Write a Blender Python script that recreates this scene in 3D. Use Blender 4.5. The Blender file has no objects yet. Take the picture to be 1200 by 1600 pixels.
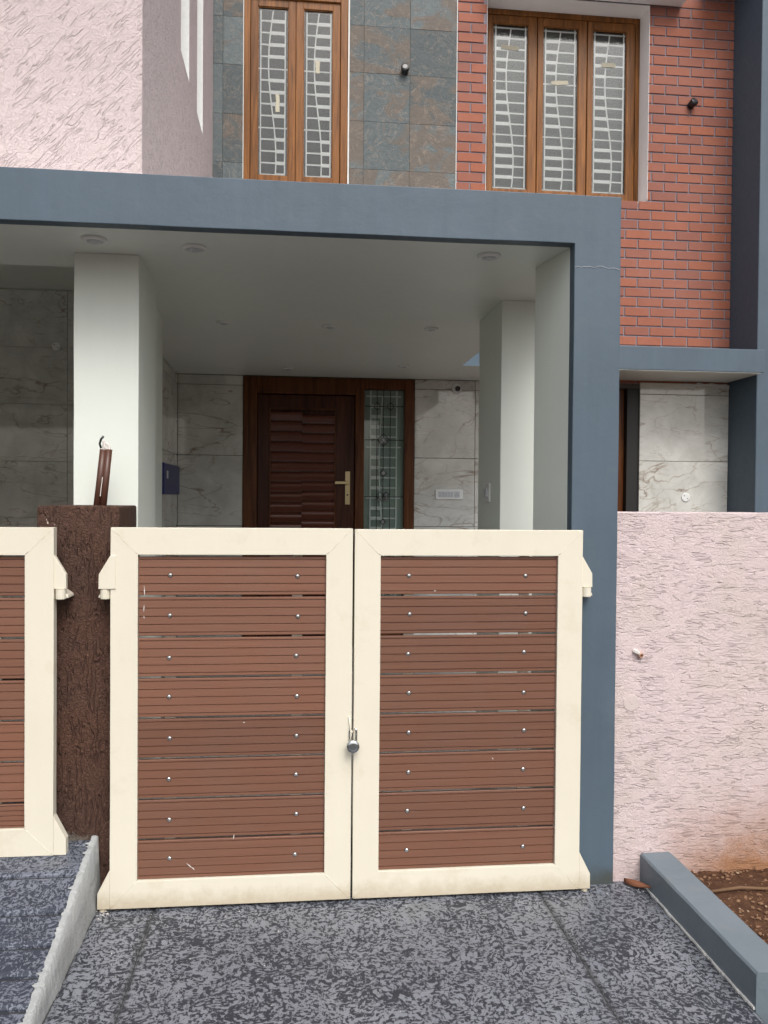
import bpy, bmesh, math, random
from mathutils import Vector, Matrix
random.seed(7)
S = bpy.context.scene
C = bpy.data.collections.new('scene'); S.collection.children.link(C)
R = math.radians

# ------------------------------------------------------------------ camera
F_PX = 1290.0
yaw, pitch, roll = R(6.1), R(0.93), R(0.467)
rt = Vector((math.cos(yaw), -math.sin(yaw), 0)); f0 = Vector((math.sin(yaw), math.cos(yaw), 0)); up0 = Vector((0, 0, 1))
fw = math.cos(pitch)*f0 - math.sin(pitch)*up0
u0 = math.cos(pitch)*up0 + math.sin(pitch)*f0
ri = math.cos(roll)*rt + math.sin(roll)*u0
uu = math.cos(roll)*u0 - math.sin(roll)*rt
cam = bpy.data.cameras.new('camera'); cam.sensor_fit = 'VERTICAL'; cam.sensor_height = 36
cam.lens = F_PX/1600*36; cam.clip_start = .05; cam.clip_end = 2000
co = bpy.data.objects.new('camera', cam); C.objects.link(co)
M = Matrix((ri, uu, -fw)).transposed().to_4x4(); M.translation = Vector((0, -3.24, 1.6))
co.matrix_world = M; S.camera = co
S.render.resolution_x = 768; S.render.resolution_y = 1024

# ------------------------------------------------------------------ light
SUN_EL, SUN_AZ = R(51), R(166)          # azimuth the light comes from: 180 = straight behind the camera
w = bpy.data.worlds.new('World'); S.world = w; w.use_nodes = True
nt = w.node_tree; nt.nodes.clear()
sky = nt.nodes.new('ShaderNodeTexSky'); sky.sky_type = 'NISHITA'; sky.sun_disc = False
sky.sun_elevation = SUN_EL; sky.sun_rotation = SUN_AZ; sky.air_density = 1.0; sky.dust_density = 6.0; sky.ozone_density = 1.0
hs = nt.nodes.new('ShaderNodeHueSaturation'); hs.inputs['Saturation'].default_value = .42
bg = nt.nodes.new('ShaderNodeBackground'); bg.inputs['Strength'].default_value = .15
wo = nt.nodes.new('ShaderNodeOutputWorld')
nt.links.new(sky.outputs[0], hs.inputs['Color']); nt.links.new(hs.outputs[0], bg.inputs['Color']); nt.links.new(bg.outputs[0], wo.inputs[0])
sl = bpy.data.lights.new('sun', 'SUN'); sl.energy = .95; sl.angle = R(30); sl.color = (1, .985, .96)
so = bpy.data.objects.new('sun', sl); C.objects.link(so)
dirv = Vector((math.sin(SUN_AZ)*math.cos(SUN_EL), math.cos(SUN_AZ)*math.cos(SUN_EL), math.sin(SUN_EL)))
so.rotation_euler = dirv.to_track_quat('Z', 'Y').to_euler(); so.location = dirv*20
S.view_settings.view_transform = 'Standard'; S.view_settings.look = 'None'
S.view_settings.gamma = 1; S.view_settings.use_curve_mapping = False
S.view_settings.exposure = 0.32
S.cycles.max_bounces = 10; S.cycles.diffuse_bounces = 6; S.cycles.transparent_max_bounces = 12

# ------------------------------------------------------------------ node helpers
class NM:
    def __init__(s, name, rough=.6, spec=.5, metal=0.0):
        s.m = bpy.data.materials.new(name); s.m.use_nodes = True; s.t = s.m.node_tree
        s.b = s.t.nodes['Principled BSDF']; s.b.inputs['Roughness'].default_value = rough
        s.b.inputs['Specular IOR Level'].default_value = spec; s.b.inputs['Metallic'].default_value = metal
    def n(s, ty, ins=None, **kw):
        nd = s.t.nodes.new(ty)
        for k, v in kw.items(): setattr(nd, k, v)
        for k, v in (ins or {}).items(): s.set(nd.inputs[k], v)
        return nd
    def set(s, sock, v):
        if isinstance(v, bpy.types.NodeSocket): s.t.links.new(v, sock)
        elif isinstance(v, (tuple, list)) and len(v) == 3 and sock.type == 'RGBA': sock.default_value = (*v, 1)
        else: sock.default_value = v
    def pos(s): return s.n('ShaderNodeNewGeometry').outputs['Position']
    def obj(s): return s.n('ShaderNodeTexCoord').outputs['Object']
    def rnd(s): return s.n('ShaderNodeObjectInfo').outputs['Random']
    def map(s, v, scale=(1, 1, 1), rot=(0, 0, 0), loc=(0, 0, 0)):
        return s.n('ShaderNodeMapping', {'Vector': v, 'Scale': scale, 'Rotation': rot, 'Location': loc}).outputs[0]
    def noise(s, v, scale=5, detail=2, rough=.5, dist=0):
        return s.n('ShaderNodeTexNoise', {'Vector': v, 'Scale': scale, 'Detail': detail, 'Roughness': rough, 'Distortion': dist}).outputs['Fac']
    def mr(s, v, a, b, c=0, d=1):
        return s.n('ShaderNodeMapRange', {'Value': v, 'From Min': a, 'From Max': b, 'To Min': c, 'To Max': d}).outputs[0]
    def ma(s, op, a, b=0.0):
        nd = s.n('ShaderNodeMath', operation=op); s.set(nd.inputs[0], a); s.set(nd.inputs[1], b); return nd.outputs[0]
    def va(s, op, a, b):
        nd = s.n('ShaderNodeVectorMath', operation=op); s.set(nd.inputs[0], a); s.set(nd.inputs[1], b); return nd.outputs[0]
    def mix(s, f, a, b, mode='MIX'):
        nd = s.n('ShaderNodeMix', data_type='RGBA', blend_type=mode)
        s.set(nd.inputs[0], f); s.set(nd.inputs[6], a); s.set(nd.inputs[7], b); return nd.outputs[2]
    def xyz(s, v):
        return s.n('ShaderNodeSeparateXYZ', {'Vector': v}).outputs
    def color(s, c): s.set(s.b.inputs['Base Color'], c); return s
    def rough(s, v): s.set(s.b.inputs['Roughness'], v); return s
    def bump(s, h, dist=.003, strength=1.0):
        nd = s.n('ShaderNodeBump', {'Height': h, 'Distance': dist, 'Strength': strength}); s.set(s.b.inputs['Normal'], nd.outputs[0]); return s

def paint(name, col, rough=.55, var=.06, bump=.0008, dirt=None, spec=.4, base=None):
    a = NM(name, rough, spec); p = a.pos()
    n1 = a.noise(p, 2.2, 4, .6); n2 = a.noise(p, 26, 3, .6); st = a.noise(a.map(p, (9, 9, .8)), 2, 3, .6)
    f = a.ma('ADD', a.ma('MULTIPLY', a.ma('SUBTRACT', n1, .5), var*3), a.ma('MULTIPLY', a.ma('SUBTRACT', st, .5), var*1.6))
    k = a.ma('ADD', f, 1.0)
    rgb = a.n('ShaderNodeCombineXYZ', {'X': k, 'Y': k, 'Z': k}).outputs[0]
    c = a.mix(1.0, col, rgb, 'MULTIPLY')
    if dirt: c = a.mix(a.mr(a.noise(p, 5, 5, .7), .56, .8, 0, dirt[0]), c, dirt[1])
    if base:
        zz = a.ma('SUBTRACT', a.xyz(p)['Z'], a.ma('MULTIPLY', a.noise(p, 16, 5, .75), .11))
        c = a.mix(a.mr(zz, -.035, .03, .8, 0), c, base)
    a.color(c); a.rough(a.mr(n2, .3, .7, rough-.08, rough+.08))
    a.bump(a.ma('ADD', n2, a.ma('MULTIPLY', a.noise(p, 160, 2), .4)), bump*1.6, .5)
    return a.m

def strokes(name, col, rot, stain=None, cream=False, dist=.006, ls=7, cs=75, fine=1.0, thr=(.012, .038), warp=1.0):
    """rustic textured plaster: short scored strokes along one direction over a gritty coat"""
    a = NM(name, .75, .3); p = a.pos()
    q = a.map(p, (1, 1, 1), rot)                 # local x = stroke direction
    wob = a.noise(q, 6, 2)
    q2 = a.va('ADD', a.map(q, (ls, cs, cs)), a.n('ShaderNodeCombineXYZ', {'X': 0.0, 'Y': a.ma('MULTIPLY', wob, warp), 'Z': a.ma('MULTIPLY', wob, warp)}).outputs[0])
    g = a.noise(q2, 1, 1.0, .4)
    groove = a.mr(a.ma('ABSOLUTE', a.ma('SUBTRACT', g, .5)), thr[0], thr[1], 1, 0)
    mask = a.mr(a.noise(a.map(q, (10, 26, 26)), 1, 2), .47, .55)
    curl = a.mr(a.ma('ABSOLUTE', a.ma('SUBTRACT', a.noise(p, 34, 2, .5, 1.0), .5)), .0, .045, 1, 0)
    groove = a.ma('MULTIPLY', groove, mask)
    grit = a.noise(p, 110, 3, .65, .8)
    lump = a.noise(a.map(q, (14, 45, 45)), 1, 3, .6)
    h = a.ma('ADD', a.ma('MULTIPLY', groove, -.8), a.ma('ADD', a.ma('ADD', a.ma('MULTIPLY', grit, .7*fine), a.ma('MULTIPLY', curl, -.20*fine)), a.ma('MULTIPLY', lump, .5)))
    a.bump(h, dist, 1.0)
    var = a.noise(p, 1.6, 4, .6)
    c = a.mix(a.mr(var, .35, .7, 0, .35), col, tuple(x*.86 for x in col))
    if cream: c = a.mix(a.mr(a.noise(p, 2.5, 4, .65), .5, .72, 0, .45), c, (.54, .465, .40))
    c = a.mix(a.ma('MULTIPLY', groove, .04), c, tuple(x*.6 for x in col))
    if stain:
        z = a.xyz(p)['Z']; x = a.xyz(p)['X']
        k = a.mr(a.ma('ADD', z, a.ma('MULTIPLY', a.noise(p, 7, 5, .7), -.38)), -.12, .26, 1, 0)
        k = a.ma('MULTIPLY', a.ma('POWER', k, 1.5), a.mr(x, 1.48, 1.85, .12, 1))
        c = a.mix(k, c, stain)
    a.color(c); return a.m

# --- materials
MAT = {}
MAT['blue'] = paint('blue_grey_paint', (.080, .114, .148), .5, .13, .0010, (.3, (.13, .145, .155)), base=(.06, .065, .055))
MAT['blue_shade'] = paint('shaded_blue_paint', (.060, .092, .128), .5, .04, .001)  # darker copy of the blue paint, shade of the fin's left face in colour
MAT['white'] = paint('off_white_paint', (.74, .78, .72), .5, .03, .0006)
MAT['ceil'] = paint('ceiling_white_paint', (.78, .81, .765), .38, .03, .0006)
MAT['reveal'] = paint('white_reveal_paint', (.82, .80, .80), .6, .03, .0008)
MAT['cream'] = paint('cream_enamel', (.715, .672, .555), .36, .03, .0007, (.5, (.56, .48, .34)), spec=.5, base=(.50, .43, .31))
MAT['pink_up'] = strokes('pink_diagonal_plaster', (.64, .54, .545), (0, R(45), 0), dist=.0078, ls=7.5, cs=64)
MAT['pink_side'] = strokes('pink_gritty_plaster', (.63, .535, .545), (0, R(20), R(60)), dist=.014, ls=22, cs=40, fine=1.3, warp=3)
MAT['pink_low'] = strokes('pink_horizontal_plaster', (.65, .54, .54), (0, R(-2), 0), stain=(.34, .175, .095), cream=True, dist=.0052, ls=12, cs=86)

def post_mat():
    a = NM('brown_rough_coat', .7, .3); p = a.pos()
    g = a.ma('MULTIPLY', a.mr(a.ma('ABSOLUTE', a.ma('SUBTRACT', a.noise(a.map(p, (48, 48, 9)), 1, 1.5, .5, .4), .5)), .012, .045, 1, 0), a.mr(a.noise(a.map(p, (24, 24, 12)), 1, 2), .46, .54))
    g2 = a.mr(a.ma('ABSOLUTE', a.ma('SUBTRACT', a.noise(p, 42, 2, .5, 1.0), .5)), 0, .05, .35, 0)
    g = a.ma('MAXIMUM', g, g2)
    grit = a.noise(p, 90, 4, .75, .8)
    c = a.mix(a.mr(a.noise(p, 3, 4), .35, .7), (.125, .062, .042), (.092, .052, .038))
    z = a.xyz(p)['Z']
    zz = a.ma('ADD', z, a.ma('MULTIPLY', a.noise(p, 9, 5, .7), -.22))
    cem = a.ma('MULTIPLY', a.mr(zz, .13, .15, 1, 0), a.mr(a.xyz(p)['X'], -.79, -.83))
    c = a.mix(a.ma('MULTIPLY', g, .22), c, (.03, .016, .012)); c = a.mix(a.mr(grit, .60, .72, 0, .35), c, (.26, .15, .11))
    c = a.mix(cem, c, (.22, .20, .17))
    chip = a.ma('MULTIPLY', a.mr(a.noise(p, 70, 2), .62, .66), a.ma('MULTIPLY', a.mr(z, 1.47, 1.485), a.ma('MULTIPLY', a.mr(z, 1.53, 1.515), a.mr(a.xyz(p)['X'], -.93, -.94))))
    c = a.mix(chip, c, (.7, .55, .48))
    a.color(c); a.bump(a.ma('SUBTRACT', a.ma('MULTIPLY', grit, 1.1), g), .011, 1); return a.m
MAT['post'] = post_mat()

def plank_mat():
    a = NM('brown_composite_plank', .42, .45); o = a.obj(); r = a.rnd()
    off = a.n('ShaderNodeCombineXYZ', {'X': a.ma('MULTIPLY', r, 9), 'Y': 0.0, 'Z': a.ma('MULTIPLY', r, 5)}).outputs[0]
    q = a.va('ADD', o, off)
    st = a.noise(a.map(q, (2.5, 40, 60)), 1, 4, .6); bl = a.noise(q, 5, 3)
    c = a.mix(st, (.160, .072, .045), (.22, .103, .066)); c = a.mix(a.mr(bl, .4, .75, 0, .4), c, (.165, .085, .058))
    k = a.mr(r, 0, 1, .84, 1.12); c = a.mix(1, c, a.n('ShaderNodeCombineXYZ', {'X': k, 'Y': k, 'Z': k}).outputs[0], 'MULTIPLY')
    c = a.mix(a.mr(a.noise(a.map(q, (14, 30, 30)), 1, 5, .75), .68, .76, 0, .45), c, (.42, .28, .22))
    a.color(c); a.bump(a.noise(a.map(q, (6, 90, 240)), 1, 3), .0012, .7); a.rough(a.mr(bl, .3, .7, .36, .52)); return a.m
MAT['plank'] = plank_mat()

def brick_mat():
    a = NM('terracotta_tile', .7, .3); p = a.pos(); r = a.rnd()
    n = a.noise(p, 30, 4, .6)
    c = a.mix(n, (.285, .093, .052), (.385, .136, .078)); c = a.mix(a.ma('MULTIPLY', r, .8), c, (.23, .095, .075))
    c = a.mix(a.mr(a.noise(p, 2.4, 3), .45, .75, 0, .3), c, (.37, .17, .135))
    a.color(c); a.bump(a.noise(a.map(p, (30, 30, 240)), 1, 3), .0015, .8); return a.m
MAT['brick'] = brick_mat()
MAT['mortar'] = paint('mortar_grey', (.24, .215, .25), .85, .08, .001)

def slate_mat():
    a = NM('slate_stone', .62, .35); p = a.pos(); r = a.rnd()
    off = a.n('ShaderNodeCombineXYZ', {'X': a.ma('MULTIPLY', r, 23), 'Y': a.ma('MULTIPLY', r, 7), 'Z': a.ma('MULTIPLY', r, 11)}).outputs[0]
    q = a.va('ADD', p, off)
    n = a.noise(a.map(q, (1, 1, 1.5)), 2.6, 6, .58, .9)
    fine = a.noise(a.map(q, (24, 24, 36)), 1, 6, .7, 1.0)
    c = a.mix(a.mr(fine, .3, .7), (.080, .100, .106), (.135, .160, .165))
    thr = a.mr(r, .15, .95, .66, .42)
    tv = a.mr(a.ma('FRACT', a.ma('MULTIPLY', r, 7.3)), 0, 1, .72, 1.16); c = a.mix(1, c, a.n('ShaderNodeCombineXYZ', {'X': tv, 'Y': tv, 'Z': tv}).outputs[0], 'MULTIPLY')
    k = a.mr(a.ma('SUBTRACT', n, thr), -.015, .06, 0, .9)
    rust = a.mix(a.noise(q, 14, 5, .7, 1), (.080, .070, .062), (.185, .150, .12))
    c = a.mix(k, c, rust)
    vein = a.mr(a.ma('ABSOLUTE', a.ma('SUBTRACT', a.noise(q, 5, 5, .6, 1.4), .5)), 0, .012, .35, 0)
    c = a.mix(vein, c, (.42, .32, .25))
    c = a.mix(a.mr(a.noise(q, 9, 6, .8), .70, .78, 0, .5), c, (.45, .46, .44))
    a.color(c); a.bump(a.ma('ADD', fine, a.ma('MULTIPLY', n, 1.5)), .005, .8); return a.m
MAT['slate'] = slate_mat()

def marble_mat():
    a = NM('veined_marble_tile', .06, .8); p = a.pos(); r = a.rnd()
    off = a.n('ShaderNodeCombineXYZ', {'X': a.ma('MULTIPLY', r, 31), 'Y': a.ma('MULTIPLY', r, 3), 'Z': a.ma('MULTIPLY', r, 17)}).outputs[0]
    q = a.va('ADD', p, off)
    cl = a.noise(q, 3.5, 5, .6, .5)
    c = a.mix(a.mr(cl, .3, .7), (.50, .50, .465), (.74, .74, .70))
    for i, (sc, ro, w_, st, cc) in enumerate(((1.7, 28, .010, .75, (.20, .12, .07)), (2.3, -24, .008, .6, (.24, .16, .10)), (4.5, 10, .010, .35, (.30, .22, .15)))):
        qq = a.map(q, (.55, .55, 1.5), (0, R(ro), 0), (i*5, 0, i*3))
        nn = a.noise(qq, sc, 4, .5, .7)
        v = a.mr(a.ma('ABSOLUTE', a.ma('SUBTRACT', nn, .5)), 0, w_, st, 0)
        v = a.ma('MULTIPLY', v, a.mr(a.noise(q, 4, 3), .35, .6, .25, 1))
        c = a.mix(v, c, cc)
    c = a.mix(a.mr(a.noise(q, 6, 5, .7), .62, .8, 0, .5), c, (.40, .30, .18))
    a.color(c); a.rough(a.mr(cl, .3, .7, .035, .07)); return a.m
MAT['marble'] = marble_mat()
MAT['grout'] = paint('dark_grout', (.10, .09, .08), .8, .05, .0005)

def simple(name, col, rough=.5, metal=0, spec=.5):
    a = NM(name, rough, spec, metal); a.color(a.mix(a.noise(a.pos(), 40, 3), tuple(x*.9 for x in col), tuple(min(1, x*1.08) for x in col))); return a.m
def wood_mat(name, c1, c2, rough, sc=1.0, axis='Z'):
    a = NM(name, rough, .5); p = a.pos(); r = a.rnd()
    a.b.inputs['Specular IOR Level'].default_value = .22 if 'mahog' in name or 'red' in name else .28
    s = {'Z': (38, 38, 2.2), 'X': (2.2, 38, 38)}[axis]
    off = a.n('ShaderNodeCombineXYZ', {'X': a.ma('MULTIPLY', r, 13), 'Y': 0.0, 'Z': 0.0}).outputs[0]
    q = a.va('ADD', p, off)
    g = a.noise(a.map(q, s), sc, 5, .65, .9); g2 = a.noise(a.map(q, tuple(x*.3 for x in s)), 1, 3, .6, 1.5)
    c = a.mix(a.mr(g, .32, .68), c1, c2); c = a.mix(a.mr(g2, .5, .68, 0, .65), c, tuple(x*.45 for x in c1))
    a.color(c); a.bump(g, .0012, .5); a.rough(a.mr(g2, .3, .7, rough, rough+.12)); return a.m
MAT['teak'] = wood_mat('varnished_teak', (.130, .048, .011), (.285, .115, .028), .30)
MAT['mahog'] = wood_mat('dark_mahogany', (.044, .011, .005), (.095, .027, .012), .26)
MAT['louver'] = simple('polished_red_brown_slat', (.125, .028, .012), .22, 0, .7)
MAT['mahog2'] = wood_mat('red_brown_frame_wood', (.066, .019, .006), (.16, .055, .015), .28)

def paving_mat(name, light, dark, scale=1.0, cov=0.0, joints=()):
    a = NM(name, .5, .45); p = a.pos()
    warp = a.n('ShaderNodeTexNoise', {'Vector': p, 'Scale': 7*scale, 'Detail': 2.0}).outputs['Color']
    q = a.va('ADD', p, a.va('MULTIPLY', a.va('SUBTRACT', warp, (.5, .5, .5)), (.09, .09, .09)))
    ang = a.noise(p, 2.6, 2)
    n1 = a.noise(a.map(q, (54*scale, 84*scale, 60), (0, 0, R(24))), 1, 5, .66, .5)
    n2 = a.noise(a.map(q, (88*scale, 56*scale, 60), (0, 0, R(-18))), 1, 5, .66, .5)
    n = a.ma('ADD', a.ma('MULTIPLY', n1, .5), a.ma('MULTIPLY', n2, .5))
    big = a.noise(q, 10*scale, 3, .6, .6)
    dens = a.mr(a.noise(p, 3.0, 4, .6), .35, .65, -.026, .026)
    th = a.ma('ADD', .512+cov, dens)
    m1 = a.mr(a.ma('SUBTRACT', n, th), -.004, .008)
    m2 = a.mr(a.ma('ADD', big, a.ma('MULTIPLY', n, .25)), .775, .79)
    m = a.ma('MAXIMUM', m1, m2)
    lc = a.mix(a.mr(a.noise(p, 1.3, 4, .6), .35, .7), light, tuple(x*.72 for x in light))
    lc = a.mix(a.mr(a.noise(p, 3.1, 4, .7), .58, .78, 0, .45), lc, (.10, .105, .09))
    dc = a.mix(a.noise(p, 22, 3), dark, tuple(x*2.6 for x in dark))
    c = a.mix(m, lc, dc)
    sp = a.mr(a.noise(p, 120, 1), .80, .83); c = a.mix(sp, c, (.5, .5, .48))
    if joints:
        X = a.xyz(p)['X']; wob = a.ma('MULTIPLY', a.ma('SUBTRACT', a.noise(p, 24, 4, .7), .5), .030)
        for jx in joints:
            d = a.ma('ABSOLUTE', a.ma('ADD', a.ma('SUBTRACT', X, jx), wob)); c = a.mix(a.mr(d, .003, .022, .5, 0), c, (.035, .038, .038))
    a.color(c); a.rough(a.mr(m, 0, 1, .36, .62))
    a.bump(a.ma('ADD', a.ma('MULTIPLY', m, -1), a.ma('MULTIPLY', a.noise(p, 150, 2), .25)), .0035, .8); return a.m
MAT['pave'] = paving_mat('stamped_concrete', (.225, .24, .275), (.016, .018, .024), cov=-.008, joints=(-.538, 1.0))
MAT['ramp'] = paving_mat('stamped_ramp_concrete', (.165, .182, .225), (.018, .022, .032), 1.25, -.012)
MAT['jointbed'] = paint('joint_dirt', (.045, .047, .048), .9, .2, .002)
MAT['cement'] = paint('white_cement_render', (.36, .375, .375), .8, .22, .012, (.6, (.55, .55, .53)))
MAT['drysplash'] = paint('cement_splash', (.68, .68, .66), .85, .1, .003)
MAT['concrete'] = paint('plain_concrete', (.30, .29, .27), .8, .1, .002)
MAT['floor'] = paint('porch_floor', (.30, .295, .28), .3, .06, .0004)

def kerb_mat():
    a = NM('kerb_blue_grey_paint', .5, .4); p = a.pos()
    c = a.mix(a.mr(a.noise(p, 3, 4), .35, .7), (.135, .172, .198), (.17, .205, .235))
    c = a.mix(a.mr(a.noise(p, 9, 5, .7), .58, .75, 0, .45), c, (.20, .21, .19)); a.color(c)
    a.bump(a.noise(p, 40, 4, .6), .003, .7); return a.m
MAT['kerb'] = kerb_mat()

def soil_mat():
    a = NM('red_brown_soil', .9, .2); p = a.pos()
    n = a.noise(p, 26, 6, .7); c = a.mix(a.mr(n, .3, .7), (.045, .021, .012), (.135, .066, .036))
    c = a.mix(a.mr(a.noise(p, 70, 3), .62, .7, 0, .8), c, (.28, .16, .08))
    a.color(c); a.bump(a.noise(p, 70, 5, .7), .012, 1); return a.m
MAT['soil'] = soil_mat()
MAT['pebble'] = simple('pale_pebble', (.42, .30, .20), .8)
MAT['pebble2'] = simple('brown_pebble', (.20, .11, .06), .85)
MAT['chrome'] = simple('polished_steel', (.50, .52, .53), .22, 1)
MAT['steel'] = simple('screw_steel', (.72, .71, .69), .22, 1)
MAT['rubber'] = simple('dark_ring', (.03, .03, .03), .6)
MAT['black'] = simple('black_plastic', (.012, .012, .014), .28)
MAT['plastic'] = simple('white_plastic', (.78, .79, .78), .3)
MAT['plastic_grey'] = simple('pale_grey_plastic', (.55, .57, .60), .3)
MAT['brass'] = simple('antique_brass', (.45, .37, .22), .3, 1)
MAT['tape'] = simple('masking_tape', (.50, .47, .37), .8)
MAT['grille'] = simple('white_grille_enamel', (.93, .97, .95), .4)
MAT['lead'] = simple('black_lead_came', (.01, .01, .01), .5)
MAT['backing_panel'] = simple('grey_green_backing', (.105, .13, .125), .8)  # for added panels that close the rooms behind upstairs glass
MAT['dark_room'] = simple('dark_interior', (.045, .048, .048), .9)
MAT['bevelglass'] = simple('bevelled_glass_piece', (.30, .32, .33), .12, .3)
MAT['bluebox'] = simple('blue_enamel', (.012, .022, .16), .4)
MAT['twig'] = simple('dry_twig', (.15, .085, .045), .9)
MAT['leaf'] = simple('dry_leaf_brown', (.20, .075, .035), .8)
MAT['road'] = paint('asphalt', (.055, .055, .055), .85, .15, .004)
MAT['fleck'] = simple('white_paint_fleck', (.7, .66, .62), .7)
MAT['clayend'] = simple('pipe_end_clay', (.45, .27, .19), .8)
MAT['pipe'] = simple('brown_pvc', (.085, .035, .022), .4)
def glass_mat(name, tint=(.85, .9, .88), rough=.02, bump=0):
    a = NM(name); t = a.t; t.nodes.remove(a.b)
    gl = a.n('ShaderNodeBsdfGlossy', {'Roughness': rough}); tr = a.n('ShaderNodeBsdfTransparent', {'Color': tint})
    fr = a.n('ShaderNodeFresnel', {'IOR': 1.5})
    if bump:
        b = a.n('ShaderNodeBump', {'Height': a.noise(a.pos(), 45, 2), 'Distance': bump, 'Strength': 1.0})
        a.set(gl.inputs['Normal'], b.outputs[0]); a.set(fr.inputs['Normal'], b.outputs[0])
    mx = a.n('ShaderNodeMixShader'); a.set(mx.inputs[0], fr.outputs[0]); a.set(mx.inputs[1], tr.outputs[0]); a.set(mx.inputs[2], gl.outputs[0])
    a.set(t.nodes['Material Output'].inputs[0], mx.outputs[0]); return a.m
MAT['glass'] = glass_mat('window_glass', (.99, 1.0, .995), bump=.0005)
MAT['skyglass'] = glass_mat('blue_tinted_skylight', (.42, .58, .74))
MAT['glass2'] = glass_mat('door_sidelight_glass', (.95, .98, .97), .03)

# ------------------------------------------------------------------ mesh helpers
def wobble(o, cell, amp, freq=3.0, fine=.35, bev=.003):
    """cut a mesh into cells and push its vertices about a little: hand-finished edges"""
    bm = bmesh.new(); bm.from_mesh(o.data)
    for ax in range(3):
        lo = min(v.co[ax] for v in bm.verts); hi = max(v.co[ax] for v in bm.verts)
        k = math.ceil(lo/cell)
        while k*cell < hi-1e-4:
            if k*cell > lo+1e-4:
                n_ = [0, 0, 0]; n_[ax] = 1; c_ = [0, 0, 0]; c_[ax] = k*cell
                bmesh.ops.bisect_plane(bm, geom=bm.verts[:]+bm.edges[:]+bm.faces[:], plane_co=c_, plane_no=n_, dist=1e-5)
            k += 1
    from mathutils import noise as N_
    for v in bm.verts:
        p = v.co.copy(); v.co = p+N_.noise_vector(p*freq)*amp+N_.noise_vector(p*freq*6)*amp*fine
    bmesh.ops.recalc_face_normals(bm, faces=bm.faces); bm.to_mesh(o.data); bm.free()
    b = o.modifiers.new('bevel', 'BEVEL'); b.width = bev; b.segments = 2; b.limit_method = 'ANGLE'; b.angle_limit = R(40)
class MB:
    def __init__(s): s.v = []; s.f = []
    def box(s, x0, x1, y0, y1, z0, z1):
        n = len(s.v); s.v += [(x, y, z) for x in (x0, x1) for y in (y0, y1) for z in (z0, z1)]
        s.f += [tuple(n+i for i in q) for q in ((0, 1, 3, 2), (4, 6, 7, 5), (0, 4, 5, 1), (2, 3, 7, 6), (0, 2, 6, 4), (1, 5, 7, 3))]; return s
    def prism(s, pts, fn0, fn1):
        """pts 2D outline; fn0/fn1 map a 2D point to 3D at either end"""
        n = len(s.v); k = len(pts)
        s.v += [fn0(*p) for p in pts]+[fn1(*p) for p in pts]
        s.f.append(tuple(range(n, n+k))[::-1]); s.f.append(tuple(range(n+k, n+2*k)))
        s.f += [(n+i, n+(i+1) % k, n+k+(i+1) % k, n+k+i) for i in range(k)]; return s
    def xz(s, pts, y0, y1): return s.prism(pts, lambda x, z: (x, y0, z), lambda x, z: (x, y1, z))
    def xy(s, pts, z0, z1): return s.prism(pts, lambda x, y: (x, y, z0), lambda x, y: (x, y, z1))
    def yz(s, pts, x0, x1): return s.prism(pts, lambda y, z: (x0, y, z), lambda y, z: (x1, y, z))
    def lathe(s, c, axis, prof, seg=16):
        """prof: (radius, offset along axis) list"""
        ax = Vector(axis).normalized(); t = ax.orthogonal().normalized(); b = ax.cross(t); c = Vector(c); n = len(s.v)
        for r, h in prof:
            for i in range(seg):
                a = 2*math.pi*i/seg; s.v.append(tuple(c+ax*h+(t*math.cos(a)+b*math.sin(a))*r))
        for j in range(len(prof)-1):
            for i in range(seg):
                i2 = (i+1) % seg; s.f.append((n+j*seg+i, n+j*seg+i2, n+(j+1)*seg+i2, n+(j+1)*seg+i))
        s.f.append(tuple(n+i for i in range(seg))[::-1]); s.f.append(tuple(n+(len(prof)-1)*seg+i for i in range(seg))); return s
    def tube(s, pts, r, seg=8):
        n = len(s.v); pts = [Vector(p) for p in pts]
        for i, p in enumerate(pts):
            d = (pts[min(i+1, len(pts)-1)]-pts[max(i-1, 0)]).normalized(); t = d.cross(Vector((0, 1, .13))).normalized(); b = d.cross(t)
            for k in range(seg):
                a = 2*math.pi*k/seg; s.v.append(tuple(p+(t*math.cos(a)+b*math.sin(a))*(r[i] if isinstance(r, list) else r)))
        for j in range(len(pts)-1):
            for k in range(seg):
                k2 = (k+1) % seg; s.f.append((n+j*seg+k, n+j*seg+k2, n+(j+1)*seg+k2, n+(j+1)*seg+k))
        s.f.append(tuple(n+k for k in range(seg))[::-1]); s.f.append(tuple(n+(len(pts)-1)*seg+k for k in range(seg))); return s
    def mesh(s, name):
        me = bpy.data.meshes.new(name); me.from_pydata(s.v, [], s.f)
        bm = bmesh.new(); bm.from_mesh(me); bmesh.ops.recalc_face_normals(bm, faces=bm.faces); bm.to_mesh(me); bm.free(); return me
    def build(s, name, mat, parent=None, bevel=0, smooth=False, seg=2):
        me = s.mesh(name); me.materials.append(MAT[mat] if isinstance(mat, str) else mat)
        o = bpy.data.objects.new(name, me); C.objects.link(o)
        if parent: o.parent = parent
        if bevel:
            b = o.modifiers.new('bevel', 'BEVEL'); b.width = bevel; b.segments = seg; b.limit_method = 'ANGLE'; b.angle_limit = R(40)
        if smooth:
            for p in me.polygons: p.use_smooth = len(p.vertices) == 4
        return o
def B(*a): return MB().box(*a)
def tag(o, label=None, cat=None, group=None, kind=None):
    if label: o['label'] = label
    if cat: o['category'] = cat
    if group: o['group'] = group
    if kind: o['kind'] = kind
    return o
def empty(name, loc=(0, 0, 0), parent=None):
    o = bpy.data.objects.new(name, None); C.objects.link(o); o.location = loc; o.empty_display_size = .1
    if parent: o.parent = parent
    return o
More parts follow.
